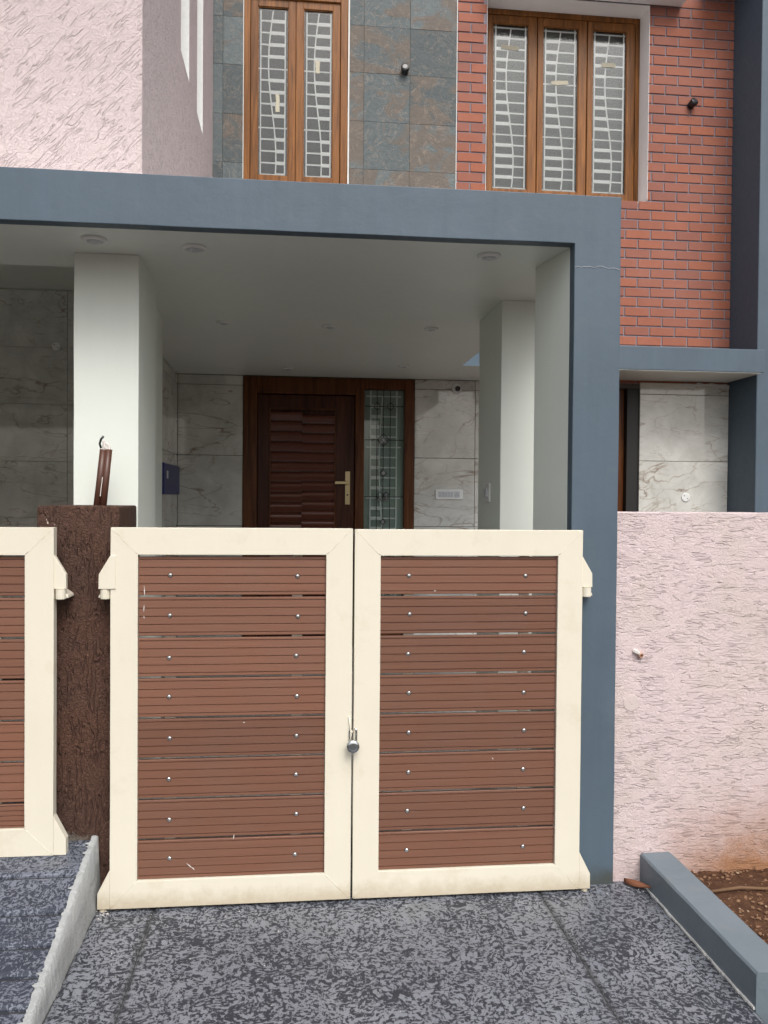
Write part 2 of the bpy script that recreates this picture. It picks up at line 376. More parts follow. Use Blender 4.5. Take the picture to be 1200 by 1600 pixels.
def under(o, thing):
    """parent to an empty whose location is not the origin, keeping world coordinates"""
    o.parent = thing; o.matrix_parent_inverse = Matrix.Translation(thing.location).inverted(); return o

# ------------------------------------------------------------------ setting: ground, paving, ramp, kerb, soil
g = B(-60, 60, -200, 60, -.4, -.16).build('ground', 'soil'); tag(g, kind='structure')
g = B(-60, 60, -9.5, -1.6, -.3, -.11).build('road', 'road'); tag(g, kind='structure')
pav = empty('paving'); tag(pav, kind='structure')
def slab(x0, x1, y0, y1):
    m = MB(); n_ = 60; random.seed(int(x0*1000))
    for i in range(n_+1):
        y = y0+(y1-y0)*i/n_; a_, b_ = random.uniform(0, .0016), random.uniform(0, .0016); w1 = .0012*math.sin(y*9)
        m.v += [(x0+.0015+w1, y, -.1), (x0+.0015+w1, y, -.005), (x0+.010+w1+a_, y, -.0004), (x0+.016+w1, y, 0), (x1-.016+w1, y, 0), (x1-.010+w1-b_, y, -.0004), (x1-.0015+w1, y, -.005), (x1-.0015+w1, y, -.1)]
    for i in range(n_):
        for k in range(7): m.f.append((i*8+k, i*8+k+1, i*8+9+k, i*8+8+k))
    m.f += [tuple(range(8)), tuple(n_*8+k for k in range(8))[::-1]]
    return m.build('slab', 'pave', pav)
for x0, x1 in ((-.755, -.538), (-.538, 1.0), (1.0, 1.447)): slab(x0, x1, -1.6, .62)
B(-.757, 1.447, -1.6, .62, -.13, -.006).build('joint_bed', 'jointbed', pav)
B(-4.5, 2.4, .621, 2.9, -.12, 0.004).build('porch_floor', 'floor', pav)
B(1.448, 2.4, .235, .62, -.12, .0).build('porch_floor', 'floor', pav)
B(-1.0, 2.4, 2.9, 3.96, -.1, .30).build('porch_step', 'floor', pav, .01)

rz = lambda y: .238+.262*y if y < .0 else .238+.02*y
ramp = empty('ramp'); tag(ramp, kind='structure')
ys = [.62, .06, -.118, -.30, -.445, -.565, -.685, -.86]
for i in range(len(ys)-1):
    a, b = ys[i+1]+.004, ys[i]-.004
    pts = [(a, -.12), (b, -.12), (b, rz(b)-.009), (b-.008, rz(b-.008)-.005), (a+.012, rz(a+.012)+.003), (a+.003, rz(a)+.001), (a, rz(a)-.004)]
    MB().yz(pts, -3.4, -.788).build('ramp_strip', 'ramp', ramp)
MB().yz([(-.862, -.12), (.62, -.12), (.62, rz(.62)-.012), (0, rz(0)-.012), (-.862, rz(-.862)-.012)], -3.39, -.789).build('joint_bed', 'rubber', ramp)
# rough cement side of the ramp, uneven top edge with splashes
N = 140; m = MB(); random.seed(3)
for i in range(N+1):
    y = -.90+i*(.135+.90)/N; zt = max(.0, rz(y))+random.uniform(-.001, .002)+(.03*max(0, (y-.05)/.08))
    xo = -.790-abs(random.gauss(0, .003))-(.014 if random.random() < .05 else 0)
    xi = -.768+random.uniform(-.0015, .0015)
    xb = -.756+.003*math.sin(y*23)+random.uniform(-.0012, .0012)
    m.v += [(xo, y, zt+.001), ((xo+xi)/2, y, zt+.003), (xi, y, zt-.001), (xi+.005, y, zt*.5), (xb, y, .002), (xb, y, -.1), (-.801, y, -.1)]
K = 7
for i in range(N):
    for k in range(K-1): m.f.append((i*K+k, i*K+k+1, (i+1)*K+k+1, (i+1)*K+k))
m.f.append(tuple(range(K))); m.f.append(tuple(N*K+k for k in range(K))[::-1])
m.build('ramp_edge', 'cement', ramp, smooth=True)

kerb = empty('kerb'); tag(kerb, kind='structure')
m = MB(); NK = 16
for i in range(NK+1):
    y = -.805+i*(.079+.805)/NK; e = .0006*math.sin(i*1.7)
    m.v += [(1.450+e, y, -.1), (1.452+e, y, .109+e*.5), (1.459+e, y, .116), (1.580-e, y, .117), (1.590-e, y, .108), (1.592, y, -.1)]
for i in range(NK):
    for k in range(5): m.f.append((i*6+k, i*6+k+1, i*6+7+k, i*6+6+k))
m.f += [tuple(range(6)), tuple(NK*6+k for k in range(6))[::-1]]
m.build('kerb_block', 'kerb', kerb)
m = MB(); random.seed(5)                      # mortar smear along the kerb foot
for i in range(40):
    y = -.80+i*.0205; wd = random.uniform(.001, .0045)
    m.box(1.4495-wd-.003*math.sin(i*.5)**2, 1.4515, y, y+.0205, -.004, .003+random.uniform(0, .002))
m.build('mortar_smear', 'drysplash', kerb)

# soil bed
random.seed(11)
bm = bmesh.new(); bmesh.ops.create_grid(bm, x_segments=150, y_segments=60, size=1)
from mathutils import noise as mn
for v in bm.verts:
    x = 1.592+(v.co.x+1)/2*3.4; y = -1.6+(v.co.y+1)/2*1.68
    z = .03+.016*mn.noise((x*5, y*5, 0))+.009*mn.noise((x*19, y*19, 3))+.005*mn.noise((x*60, y*60, 5)); z -= .12*max(0, -.9-y)
    v.co = (x, y, z)
me = bpy.data.meshes.new('soil'); bm.to_mesh(me); bm.free(); me.materials.append(MAT['soil'])
for p in me.polygons: p.use_smooth = True
o = bpy.data.objects.new('soil', me); C.objects.link(o); tag(o, kind='structure')
def rock(m, x, y, z, r):
    n = len(m.v); ph = (1+5**.5)/2
    vs = [(-1, ph, 0), (1, ph, 0), (-1, -ph, 0), (1, -ph, 0), (0, -1, ph), (0, 1, ph), (0, -1, -ph), (0, 1, -ph), (ph, 0, -1), (ph, 0, 1), (-ph, 0, -1), (-ph, 0, 1)]
    fs = [(0, 11, 5), (0, 5, 1), (0, 1, 7), (0, 7, 10), (0, 10, 11), (1, 5, 9), (5, 11, 4), (11, 10, 2), (10, 7, 6), (7, 1, 8), (3, 9, 4), (3, 4, 2), (3, 2, 6), (3, 6, 8), (3, 8, 9), (4, 9, 5), (2, 4, 11), (6, 2, 10), (8, 6, 7), (9, 8, 1)]
    a = random.uniform(0, 6.28); sx, sy, sz = random.uniform(.6, 1.3), random.uniform(.5, 1), random.uniform(.4, .8)
    for q in vs:
        k = r*.53*random.uniform(.8, 1.15); X, Y, Z = q[0]*sx*k, q[1]*sy*k, q[2]*sz*k
        m.v.append((x+X*math.cos(a)-Y*math.sin(a), y+X*math.sin(a)+Y*math.cos(a), z+Z))
    m.f += [tuple(n+i for i in f) for f in fs]
for nm, mt, cnt, rr in (('clods', 'pebble2', 1500, (.003, .012)), ('pebbles', 'pebble', 170, (.003, .009))):
    m = MB()
    for i in range(cnt): rock(m, 1.60+random.random()**1.3*1.9, random.uniform(-.85, .07), .034, random.uniform(*rr))
    if nm == 'pebbles':
        for i in range(14): rock(m, 1.64+random.random()*.9, random.uniform(-.6, .06), .036, random.uniform(.010, .019))
    tag(m.build(nm, mt), 'loose %s strewn over the red brown soil bed beside the kerb' % nm, nm, kind='stuff')
m = MB()
for i in range(46): rock(m, random.uniform(-.75, 1.43), -.03-random.random()**2*.7, .002, random.uniform(.0012, .0032))
for i in range(34): rock(m, random.uniform(-.79, -.70), .03-random.random()*.09, .003, random.uniform(.0015, .004))
for i in range(14): rock(m, random.uniform(1.2, 1.44), random.uniform(-.03, .05), .003, random.uniform(.0015, .004))
tag(m.build('grit', 'fleck'), 'tiny white grit scattered on the dark stamped paving by the gate', 'grit', kind='stuff')
o = MB().tube([(1.62, -.14, .045), (1.78, -.13, .054), (1.93, -.15, .05), (2.06, -.13, .058)], [.006, .007, .005, .002]).build('twig', 'twig', smooth=True)
tag(o, 'thin dry twig lying on the red brown soil', 'twig')
m = MB()
for i in range(9):
    t = i/8; wv = .018*math.sin(math.pi*min(1, t*1.05+.03)); cx = 1.375+t*.075; cy = .055-t*.085; m.v += [(cx-wv*.5, cy-wv, .006+.012*t), (cx, cy, .020+.006*math.sin(t*3)), (cx+wv*.5, cy+wv, .008+.012*t)]
for i in range(8):
    for k in range(2): m.f.append((i*3+k, i*3+k+1, i*3+4+k, i*3+3+k))
o = m.build('dry_leaf', 'leaf', smooth=True); s_ = o.modifiers.new('s', 'SOLIDIFY'); s_.thickness = .005
tag(o, 'curled brown dry leaf in the corner between pillar and kerb', 'leaf')

# ------------------------------------------------------------------ boundary walls
bw = empty('boundary_wall', (3.0, .15, 0)); tag(bw, 'low pink textured plaster wall right of the blue grey pillar', 'wall')
m = MB(); nx = 60; random.seed(9)
for i in range(nx+1):
    x = 1.329+i*4.2/nx; zt = 1.553+random.uniform(-.0015, .0015)
    m.v += [(x, .08, -.1), (x, .08, zt-.004), (x, .084, zt), (x, .226, zt), (x, .23, zt-.004), (x, .23, -.1)]
for i in range(nx):
    for k in range(6): m.f.append((i*6+k, i*6+(k+1) % 6, i*6+6+(k+1) % 6, i*6+6+k))
m.f += [tuple(range(6)), tuple(nx*6+k for k in range(6))[::-1]]
under(m.build('wall_body', 'pink_low'), bw)
o = MB().lathe((1.437, .080, .955), (.25, -1, -.2), [(.011, -.01), (.012, .012), (.010, .016), (.007, .016), (.006, .004)], 10).build('pipe_stub', 'clayend'); under(o, bw)
o = MB().tube([(1.412, .079, .972), (1.420, .066, .968), (1.432, .068, .960)], [.009, .010, .006], 6).build('mortar_lump', 'fleck'); under(o, bw)
o = MB().lathe((1.405, .0795, .752), (0, -1, 0), [(.036, -.002), (.035, .0015), (.030, .0022)], 28).build('patch_disc', paint('patch_plaster', (.56, .475, .46), .8, .1, .003)); under(o, bw)
for dx, dz in ((-.007, .003), (.001, -.006)):
    o = MB().lathe((1.405+dx, .0772, .752+dz), (0, -1, 0), [(.0015, 0), (.0012, .0006)], 8).build('screw_hole', 'black'); under(o, bw)

gp = empty('gate_post', (-.85, .28, 0)); tag(gp, 'rough dark brown plaster gate post between the two cream gates', 'gate post')
m = MB(); NX, NZ = 10, 30
m.box(-1.004, -.691, .1, .46, -.1, 1.562)
under(m.build('post_body', 'post', bevel=.008), gp)
cp = empty('conduit_pipe', (-.81, .3, 1.56)); tag(cp, 'pair of broken brown pipes leaning up from the gate post top', 'pipe')
for dx in (0, .026):
    o = MB().tube([(-.826+dx, .3, 1.53), (-.811+dx*.9, .3, 1.66), (-.797+dx*.85, .3, 1.795)], .0145, 12).build('pipe', 'pipe', smooth=True); under(o, cp)
o = MB().tube([(-.806, .286, 1.60), (-.797, .286, 1.68)], .0018, 6).build('glue_line', 'fleck'); under(o, cp)
m = MB(); m.tube([(-.797, .3, 1.79), (-.795, .298, 1.81), (-.788, .30, 1.822), (-.776, .30, 1.812), (-.770, .3, 1.795)], .006, 8); m.box(-.797, -.768, .292, .308, 1.792, 1.800); m.tube([(-.79, .295, 1.80), (-.795, .295, 1.83)], .006, 8)
o = m.build('torn_end', 'fleck'); under(o, cp)
o = MB().tube([(-.806, .3, 1.80), (-.812, .3, 1.818), (-.806, .3, 1.838), (-.796, .3, 1.85)], .0045, 8).build('cable', 'black', smooth=True); under(o, cp)

# ------------------------------------------------------------------ gates
def groove_profile(h):
    """plank cross section (y, z), z from 0 to h: ribbed front at y = 0, back at .016"""
    d = .0042; pts = [(.016, 0), (.016, h), (.0015, h), (0, h-.0015)]
    for f in (.93, .72, .505, .295, .085):
        z = h*f; pts += [(0, z+.0023), (d, z+.0012), (d, z-.0012), (0, z-.0023)]
    pts += [(0, .0015), (.0015, 0)]
    return pts
def gate_leaf(label, x0, x1, z0, z1, st_l, st_r, rt_, rb, planks, group, hinge, screws, flags=''):
    T = empty('gate_leaf', ((x0+x1)/2, .02, z0)); tag(T, label, 'gate', group)
    D_ = .043
    ix0, ix1, iz0, iz1 = x0+st_l, x1-st_r, z0+rb, z1-rt_
    def mem(name, pts):
        o = MB().xz(pts, 0, D_).build(name, 'cream'); wobble(o, .085, .0007, 4.0, .5, .0016); under(o, T)
    e = .0006
    mem('stile', [(x0, z0), (ix0, iz0), (ix0, iz1), (x0, z1)]); mem('stile', [(x1, z0), (x1, z1), (ix1, iz1), (ix1, iz0)])
    mem('rail', [(x0+e, z1), (ix0+e, iz1), (ix1-e, iz1), (x1-e, z1)]); mem('rail', [(x0+e, z0), (x1-e, z0), (ix1-e, iz0), (ix0+e, iz0)])
    for (ax_, az_, bx_, bz_) in ((x0, z0, ix0, iz0), (x0, z1, ix0, iz1), (x1, z0, ix1, iz0), (x1, z1, ix1, iz1)):
        pts = []; rr = []
        for k in range(15):
            t = .05+.9*k/14; pts.append((ax_+(bx_-ax_)*t+random.uniform(-.0008, .0008), .0006, az_+(bz_-az_)*t)); rr.append(random.uniform(.0010, .0021))
        o = MB().tube(pts, rr, 6).build('weld_seam', 'cream', smooth=True); under(o, T)
    mesh_cache = {}
    for k, (za, zb) in enumerate(planks):
        h = round(zb-za, 4); key = h
        if key not in mesh_cache:
            mesh_cache[key] = MB().prism(groove_profile(h), lambda y, z: (0, y, z), lambda y, z: (ix1-ix0-.003, y, z)).mesh('plank'); mesh_cache[key].materials.append(MAT['plank'])
        o = bpy.data.objects.new('plank', mesh_cache[key]); C.objects.link(o); o.location = (ix0+.0015, .0125+random.uniform(0, .001), za); o.rotation_euler = (0, random.uniform(-.0006, .0006), 0); under(o, T)
    for xs in screws:
        o = B(xs-.02, xs+.02, .030, .042, iz0-.01, iz1+.01).build('back_strip', 'cream'); under(o, T)
    if screws:
        hd = MB().lathe((0, 0, 0), (0, -1, 0), [(.0078, 0), (.0074, .0014), (.0055, .0030), (.002, .0036)], 14).mesh('screw'); hd.materials.append(MAT['steel'])
        rg = MB().lathe((0, 0, 0), (0, -1, 0), [(.0094, -.001), (.0092, .0004)], 14).mesh('washer'); rg.materials.append(MAT['rubber'])
        for za, zb in planks:
            for xs in screws:
                jx, jz = random.uniform(-.003, .003), random.uniform(-.004, .004)
                o = bpy.data.objects.new('screw', hd); C.objects.link(o); o.location = (xs+jx, .0124, (za+zb)/2+jz); under(o, T)
                r = bpy.data.objects.new('washer', rg); C.objects.link(r); r.location = (0, 0, 0); r.parent = o
    s, sx = (-1, x0) if hinge == 'L' else (1, x1)
    # upper hinge bracket, knuckle, lower pivot plate
    o = MB().xz([(sx-s*.02, 1.375), (sx, 1.375), (sx+s*.043, 1.302), (sx+s*.044, 1.246), (sx-s*.02, 1.246)], -.004 if hinge == 'L' else .006, .030).build('hinge_bracket', 'cream', bevel=.002); under(o, T)
    o = MB().lathe((sx+s*.022, .016, 1.207), (0, 0, 1), [(.018, 0), (.019, .003), (.019, .038)], 14).build('hinge_knuckle', 'cream', smooth=False); under(o, T)
    o = MB().xz([(sx+s*.02, 1.240), (sx+s*.047, 1.222), (sx+s*.050, 1.210), (sx+s*.02, 1.207)], .02, .1).build('hinge_lug', 'cream', bevel=.003); under(o, T)
    o = MB().xz([(sx+s*.0003, z0+.001), (sx+s*.0003, z0+.152), (sx+s*.046, z0+.062), (sx+s*.047, z0+.001)], .0002, .036).build('pivot_plate', 'cream', bevel=.0012); under(o, T)
    o = MB().lathe((sx+s*.028, .018, z0-.02), (0, 0, 1), [(.014, 0), (.014, .022)], 12).build('pivot_pin', 'cream'); under(o, T)
    return T
random.seed(21)
P = .1574; tops = 1.3735
rows8 = [(tops-P*(k+1)+.0045, tops-P*k-.0045) for k in range(8)]; rows8[-1] = (.119, rows8[-1][1])
rows7 = rows8[:6]+[(.336, rows8[6][1])]
gate_leaf('left leaf of the closed cream gate with brown planks, next to the brown post', -.702, .2245, .0125, 1.481, .102, .104, .104, .105, rows8, 'cream framed gate leaves with brown planks', 'L', (-.481, .008))
gate_leaf('right leaf of the closed cream gate with brown planks, hinged at the blue grey pillar', .2325, 1.159, .0125, 1.478, .103, .103, .104, .105, rows8, 'cream framed gate leaves with brown planks', 'R', (.452, .925))
gate_leaf('cream framed gate leaf cut off by the left edge, above the raised ramp', -1.84, -.911, .229, 1.480, .105, .106, .105, .105, rows7, 'cream framed gate leaves with brown planks', 'R', (-1.62, -1.13))

LG, RG = [o for o in C.objects if o.name.startswith('gate_leaf')][:2]
def scuff(T, pts, y=.0118):
    o = MB().xz(pts, y-.0006, y+.0004).build('scuff', 'fleck'); under(o, T)
for x, z, ln, a_ in ((-.575, 1.215, .045, 95), (-.579, 1.155, .03, 88), (-.577, 1.13, .012, 100), (-.415, .175, .035, -40), (-.392, .158, .014, -50), (-.235, .262, .022, 80), (.55, 1.23, .012, 30), (.80, .55, .01, 120), (-.2, .72, .009, 10)):
    T = LG if x < .22 else RG; ca, sa = math.cos(R(a_)), math.sin(R(a_)); w_ = .0022
    scuff(T, [(x-sa*w_*.3, z+ca*w_*.3), (x+ca*ln*.4-sa*w_, z+sa*ln*.4+ca*w_), (x+ca*ln, z+sa*ln), (x+ca*ln*.5+sa*w_*.7, z+sa*ln*.5-ca*w_*.7)])

gl_ = empty('gate_latch', (.227, -.01, .64)); tag(gl_, 'round steel knob latch hanging at the seam of the gate leaves', 'latch')
o = MB().lathe((.228, -.003, .630), (0, -1, 0), [(.012, 0), (.013, .018), (.024, .022), (.0255, .028), (.0255, .036), (.023, .040), (.012, .041)], 28).build('knob', 'chrome', smooth=True); under(o, gl_)
m = MB(); m.tube([(.217, -.004, .635), (.217, -.005, .685), (.222, -.003, .695)], .0042, 8); m.tube([(.243, -.004, .635), (.243, -.005, .685), (.238, -.003, .695)], .0042, 8)
o = m.build('shackle', 'chrome', smooth=True); under(o, gl_)
o = B(.217, .2285, -.008, .012, .676, .684).build('catch_plate', 'cream', bevel=.001); under(o, gl_)
o = MB().tube([(.214, -.003, .74), (.219, -.006, .70), (.222, -.007, .67), (.218, -.007, .64)], .0035, 8).build('latch_rod', 'cream', smooth=True); under(o, gl_)

# ------------------------------------------------------------------ the house
H = empty('house', (0, 3.97, 0)); tag(H, 'two storey house with blue grey portal, brick, slate and pink plaster front', 'house')
def hp(o): under(o, H); return o
def part(name, mat, mb, bevel=0): return hp(mb.build(name, mat, bevel=bevel))
ZC = 2.652
# portal: fascia beam and pillar, each in front of white work
o = part('portal_frame', 'blue', MB().xz([(-5, 2.652), (1.130, 2.652), (1.130, -.1), (1.3275, -.1), (1.3275, 2.851), (-5, 2.851)], .06, .119)); wobble(o, .11, .0016)
part('portal_return', 'white', MB().xy([(1.1305, .1205), (1.074, .430), (1.3265, .430), (1.3265, .1205)], -.1, ZC), .003)
part('portal_side_paint', 'blue', B(1.3268, 1.3276, .1205, .43, -.1, 2.85))
# hairline crack across the pillar
random.seed(2); m = MB(); x = 1.131; z = 2.555; pts = []
while x < 1.327: pts.append((x, z)); x += .006; z += random.uniform(-.0025, .0025)
for a, b in zip(pts, pts[1:]): m.xz([(a[0], a[1]-.0006), (b[0], b[1]-.0006), (b[0], b[1]+.0006), (a[0], a[1]+.0006)], .0585, .0598)
part('hairline_crack', 'plastic_grey', m)
# porch ceiling slab with a real opening, glazed
HX0, HX1, HY0, HY1 = 1.296, 1.95, 2.15, 3.18
cl = MB()
cl.box(-5, 1.3265, .1185, .70, ZC+.0005, 2.8495); cl.box(-1.01, HX0, .7001, 3.965, ZC+.0005, 2.849)
cl.box(HX0+.0001, 1.56, .7001, HY0, ZC+.0005, 2.849); cl.box(HX0+.0001, 2.1, HY1, 3.965, ZC+.0005, 2.849); cl.box(HX1, 2.1, HY0+.0001, HY1-.0001, ZC+.0005, 2.849)
part('porch_ceiling', 'ceil', cl)
part('skylight_pane', 'skyglass', B(HX0-.02, HX1+.02, HY0-.02, HY1+.02, 2.852, 2.858))
# columns
wobble(part('porch_column', 'white', B(-.960, -.686, .4655, .912, -.1, ZC)), .15, .002)
part('porch_column', 'white', B(-1.02, -.775, 1.05, 1.68, -.1, ZC), .004)
wobble(part('porch_column', 'white', B(1.074, 1.40, 1.04, 1.575, -.1, ZC)), .15, .002)
# left bay behind: high dark ceiling and walls
part('bay_ceiling', 'ceil', B(-5, -1.02, .905, 5.3, 3.60, 3.7))
part('bay_wall', 'white', MB().box(-5, -.95, 5.12, 5.3, -.1, 3.6))
part('bay_side_wall', 'white', B(-5.1, -5.0, .0, 5.3, -.1, 3.7))
part('inner_side_wall', 'white', B(-1.12, -1.022, 1.69, 5.12, -.1, 3.6))
# facade backing wall, pieces butted round the openings
W0, W1, WZ0, WZ1 = 1.652, 3.135, 4.31, 6.05
L0, L1, LZ0, LZ1 = -.466, .425, 4.28, 5.93
Y = 3.985; Y2 = 4.3
part('facade_wall', 'mortar', MB().box(1.382, W0-.0035, Y, Y2, 2.66, 6.6).box(W0-.0034, W1+.0034, Y, Y2, 2.66, WZ0-.021).box(W0-.0034, W1+.0034, Y, Y2, WZ1+.004, 6.6).box(W1+.0035, 4.6, Y, Y2, 2.66, 6.6))
part('facade_wall', 'grout', MB().box(-1.1, L0, Y, Y2, 2.66, 6.6).box(L0, L1, Y, Y2, 2.66, LZ0).box(L0, L1, Y, Y2, LZ1, 6.6).box(L1, 1.3815, Y, Y2, 2.66, 6.6))
part('ground_floor_wall', 'grout', MB().box(-1.1, -.457, Y, Y2, -.1, 2.659).box(-.457, 1.032, Y, Y2, 2.645, 2.659).box(1.032, 2.30, Y, Y2, -.1, 2.659).box(3.094, 4.6, Y, Y2, -.1, 2.659).box(2.3, 3.094, Y, Y2, 2.62, 2.659))
part('window_reveal', 'reveal', MB().box(W1, W1+.003, 3.962, 4.24, WZ0-.004, WZ1).box(W0-.003, W0, 3.97, 4.24, WZ0, WZ1).box(W0-.003, W1+.003, 3.968, 4.24, WZ1-.0005, WZ1+.0035).box(W0, W1, 3.99, 4.26, WZ0-.02, WZ0-.010))
# bricks
bwall = hp(empty('brick_wall', (1.382, 3.97, 2.66)))
PB, PL, J = .0872, .2385, .0135
random.seed(4); cache = {}
row0 = 3.967-PB*15
def brick(x0, x1, z0, z1):
    if x1-x0 < .018 or z1-z0 < .02: return
    k = (round(x1-x0, 3), round(z1-z0, 3))
    if k not in cache:
        a, b = k; c = .002; mm = MB()
        mm.v = [(0, .016, 0), (a, .016, 0), (a, .016, b), (0, .016, b), (0, c, 0), (a, c, 0), (a, c, b), (0, c, b), (c, 0, c), (a-c, 0, c), (a-c, 0, b-c), (c, 0, b-c)]
        mm.f = [(0, 1, 2, 3), (0, 4, 5, 1), (1, 5, 6, 2), (2, 6, 7, 3), (3, 7, 4, 0), (4, 8, 9, 5), (5, 9, 10, 6), (6, 10, 11, 7), (7, 11, 8, 4), (8, 11, 10, 9)]
        cache[k] = mm.mesh('brick'); cache[k].materials.append(MAT['brick'])
    o = bpy.data.objects.new('brick', cache[k]); C.objects.link(o)
    o.location = (x0, 3.9765+random.uniform(-.0012, .0014), z0+random.uniform(-.0008, .0008)); o.rotation_euler = (0, random.uniform(-.002, .002), random.uniform(-.003, .003))
    o.parent = bwall; o.matrix_parent_inverse = Matrix.Translation((1.382, 3.97, 2.66)).inverted()
r = 0
while True:
    z0 = row0+.004+r*PB; z1 = z0+PB-J
    if z0 > 6.30: break
    off = 0 if r % 2 == 0 else PL*.5
    spans = [(2.02, 3.945)] if z1 < WZ0+.012 else [(1.386, W0-.001), (W1+.004, 3.945)]
    if z0 < WZ0 < z1: spans = [(2.02, 3.945)]
    if z0 < WZ1+.02 < z1 or z0 > WZ1: spans = [(1.386, W0-.001), (W1+.004, 3.945)]
    x = 2.892-.065-PL*8+off
    while x < 3.95:
        for s0, s1 in spans:
            a, b = max(x, s0), min(x+PL-J, s1)
            if b > a:
                zz1 = min(z1, WZ0-.006) if (a < W1 and b > W0 and z1 > WZ0-.005 and z0 < WZ0) else z1
                brick(a, b, z0, zz1)
        x += PL
    r += 1
B(3.55, 3.94, 3.9745, 3.984, 2.675, 2.76).build('brick_offcut', 'brick', bwall).matrix_parent_inverse = Matrix.Translation((1.382, 3.97, 2.66)).inverted()
# slate tiles
def slab_tiles(name, parent_name, origin, mat, cells, axis='y', th=.014, gap=.0015, jit=.0015):
    root = hp(empty(parent_name, origin))
    for (a0, a1, z0, z1) in cells:
        a, b, c = a1-a0-gap, z1-z0-gap, .0015
        mm = MB(); mm.v = [(0, th, 0), (a, th, 0), (a, th, b), (0, th, b), (0, c, 0), (a, c, 0), (a, c, b), (0, c, b), (c, 0, c), (a-c, 0, c), (a-c, 0, b-c), (c, 0, b-c)]
        mm.f = [(0, 1, 2, 3), (0, 4, 5, 1), (1, 5, 6, 2), (2, 6, 7, 3), (3, 7, 4, 0), (4, 8, 9, 5), (5, 9, 10, 6), (6, 10, 11, 7), (7, 11, 8, 4), (8, 11, 10, 9)]
        o = mm.build(name, mat)
        if axis == 'y': o.location = (a0+gap/2, origin[1]+random.uniform(0, jit), z0+gap/2)
        else: o.rotation_euler = (0, 0, R(90)); o.location = (origin[0]-random.uniform(0, jit), a0+gap/2, z0+gap/2)
        o.parent = root; o.matrix_parent_inverse = Matrix.Translation(origin).inverted()
    return root
random.seed(8)
sx_ = [-.725, -.642, -.4675]; sxr = [.440, .564, .968, 1.379]; sz = [2.86, 3.24, 3.647, 4.056, 4.465, 4.877, 5.296, 5.700, 6.11, 6.52]
cells = []
for zi in range(3, len(sz)-1):
    for xs in (sx_, sxr):
        for i in range(len(xs)-1): cells.append((xs[i], xs[i+1], sz[zi], sz[zi+1]))
slab_tiles('slate_tile', 'slate_wall', (0, 3.968, 4.0), 'slate', cells, gap=.0012, jit=.002)
part('slate_edge_putty', 'drysplash', MB().box(1.3795, 1.3855, 3.9665, 3.984, 4.2, 6.5).box(L0-.006, L0, 3.966, 3.984, LZ0, 6.3).box(.426, .439, 3.9655, 3.984, LZ0, 6.3))
# marble tiles
mz = [.30, .75, 1.356, 1.961, 2.566, 2.650]
cells = []
for a, b in ((-1.008, -.457), (1.034, 1.577), (1.577, 2.29)):
    for i in range(5): cells.append((a, b, mz[i], mz[i+1]))
slab_tiles('marble_tile', 'porch_tiled_wall', (.3, 3.969, .3), 'marble', cells, gap=.004, jit=.0003)
cells = [(3.095, 3.943, mz[i], mz[i+1] if i < 4 else 2.672) for i in range(5)]
slab_tiles('marble_tile', 'right_tiled_wall', (3.5, 3.969, .3), 'marble', cells, gap=.004, jit=.0003)
lz = [-.1, .285, .835, 1.385, 1.935, 2.491, 3.04, 3.595]
cells = [(a, a+1.2, lz[i], lz[i+1]) for a in (-4.62, -3.42, -2.22) for i in range(7)]
slab_tiles('marble_tile', 'bay_tiled_wall', (-2.4, 5.105, .0), 'marble', cells, gap=.004, jit=.0003)
cells = [(a, b, mz[i], mz[i+1]) for a, b in ((1.69, 2.77), (2.77, 3.965)) for i in range(5)]
slab_tiles('marble_tile', 'side_tiled_wall', (-1.008, 3.0, .3), 'marble', cells, axis='x', gap=.004, jit=.0003)
part('cement_daub', 'drysplash', MB().xz([(3.60, 2.655), (3.66, 2.640), (3.74, 2.652), (3.80, 2.638), (3.90, 2.634), (3.935, 2.62), (3.941, 2.66), (3.90, 2.672), (3.84, 2.664), (3.77, 2.676), (3.70, 2.667), (3.64, 2.68)], 3.955, 3.968))
# wall fin, canopy, sunshade
part('wall_fin', 'blue_shade', B(3.944, 3.9475, 3.514, 3.985, -.1, 6.6))  # thin sheet on the left face, its shade painted in
part('wall_fin', 'blue', B(3.9476, 4.5, 3.513, 3.985, -.1, 6.6), .003)
part('canopy', 'blue', B(2.0, 3.9435, 3.40, 3.969, 2.694, 2.888), .004)
part('canopy_soffit', 'ceil', B(2.0, 3.925, 3.408, 3.967, 2.688, 2.6945))
part('sunshade', 'reveal', B(W0+.001, 3.435, 3.78, 3.967, 6.062, 6.17), .004)
part('ledge', 'pink_low', B(3.62, 3.93, 3.5, 3.967, 6.205, 6.3), .01)
# right hand side door, standing in shade behind the pillar
sd = hp(empty('side_door', (2.7, 4.0, 0)))
def sp(o, par):
    o.parent = par; o.matrix_parent_inverse = Matrix.Translation(par.location).inverted() if par.parent is None else (Matrix.Translation(par_world(par))).inverted(); return o
def par_world(p): return Vector(WORLD[p.name])
WORLD = {}
_he = under
def under(o, thing):
    o.parent = thing
    loc = Vector(WORLD.get(thing.name, tuple(thing.location)))
    o.matrix_parent_inverse = Matrix.Translation(loc).inverted(); return o
for q, name in ((sd, (2.7, 4.0, 0)),): WORLD[q.name] = name
under(MB().box(2.3, 2.98, 4.05, 4.09, -.05, 2.62).build('door_leaf', 'mahog2'), sd)
under(MB().box(2.985, 3.0925, 3.99, 4.12, -.05, 2.62).build('door_frame', 'lead'), sd)
part('room_backing', 'dark_room', MB().box(1.9, 3.6, 4.301, 4.34, -.1, 2.62))

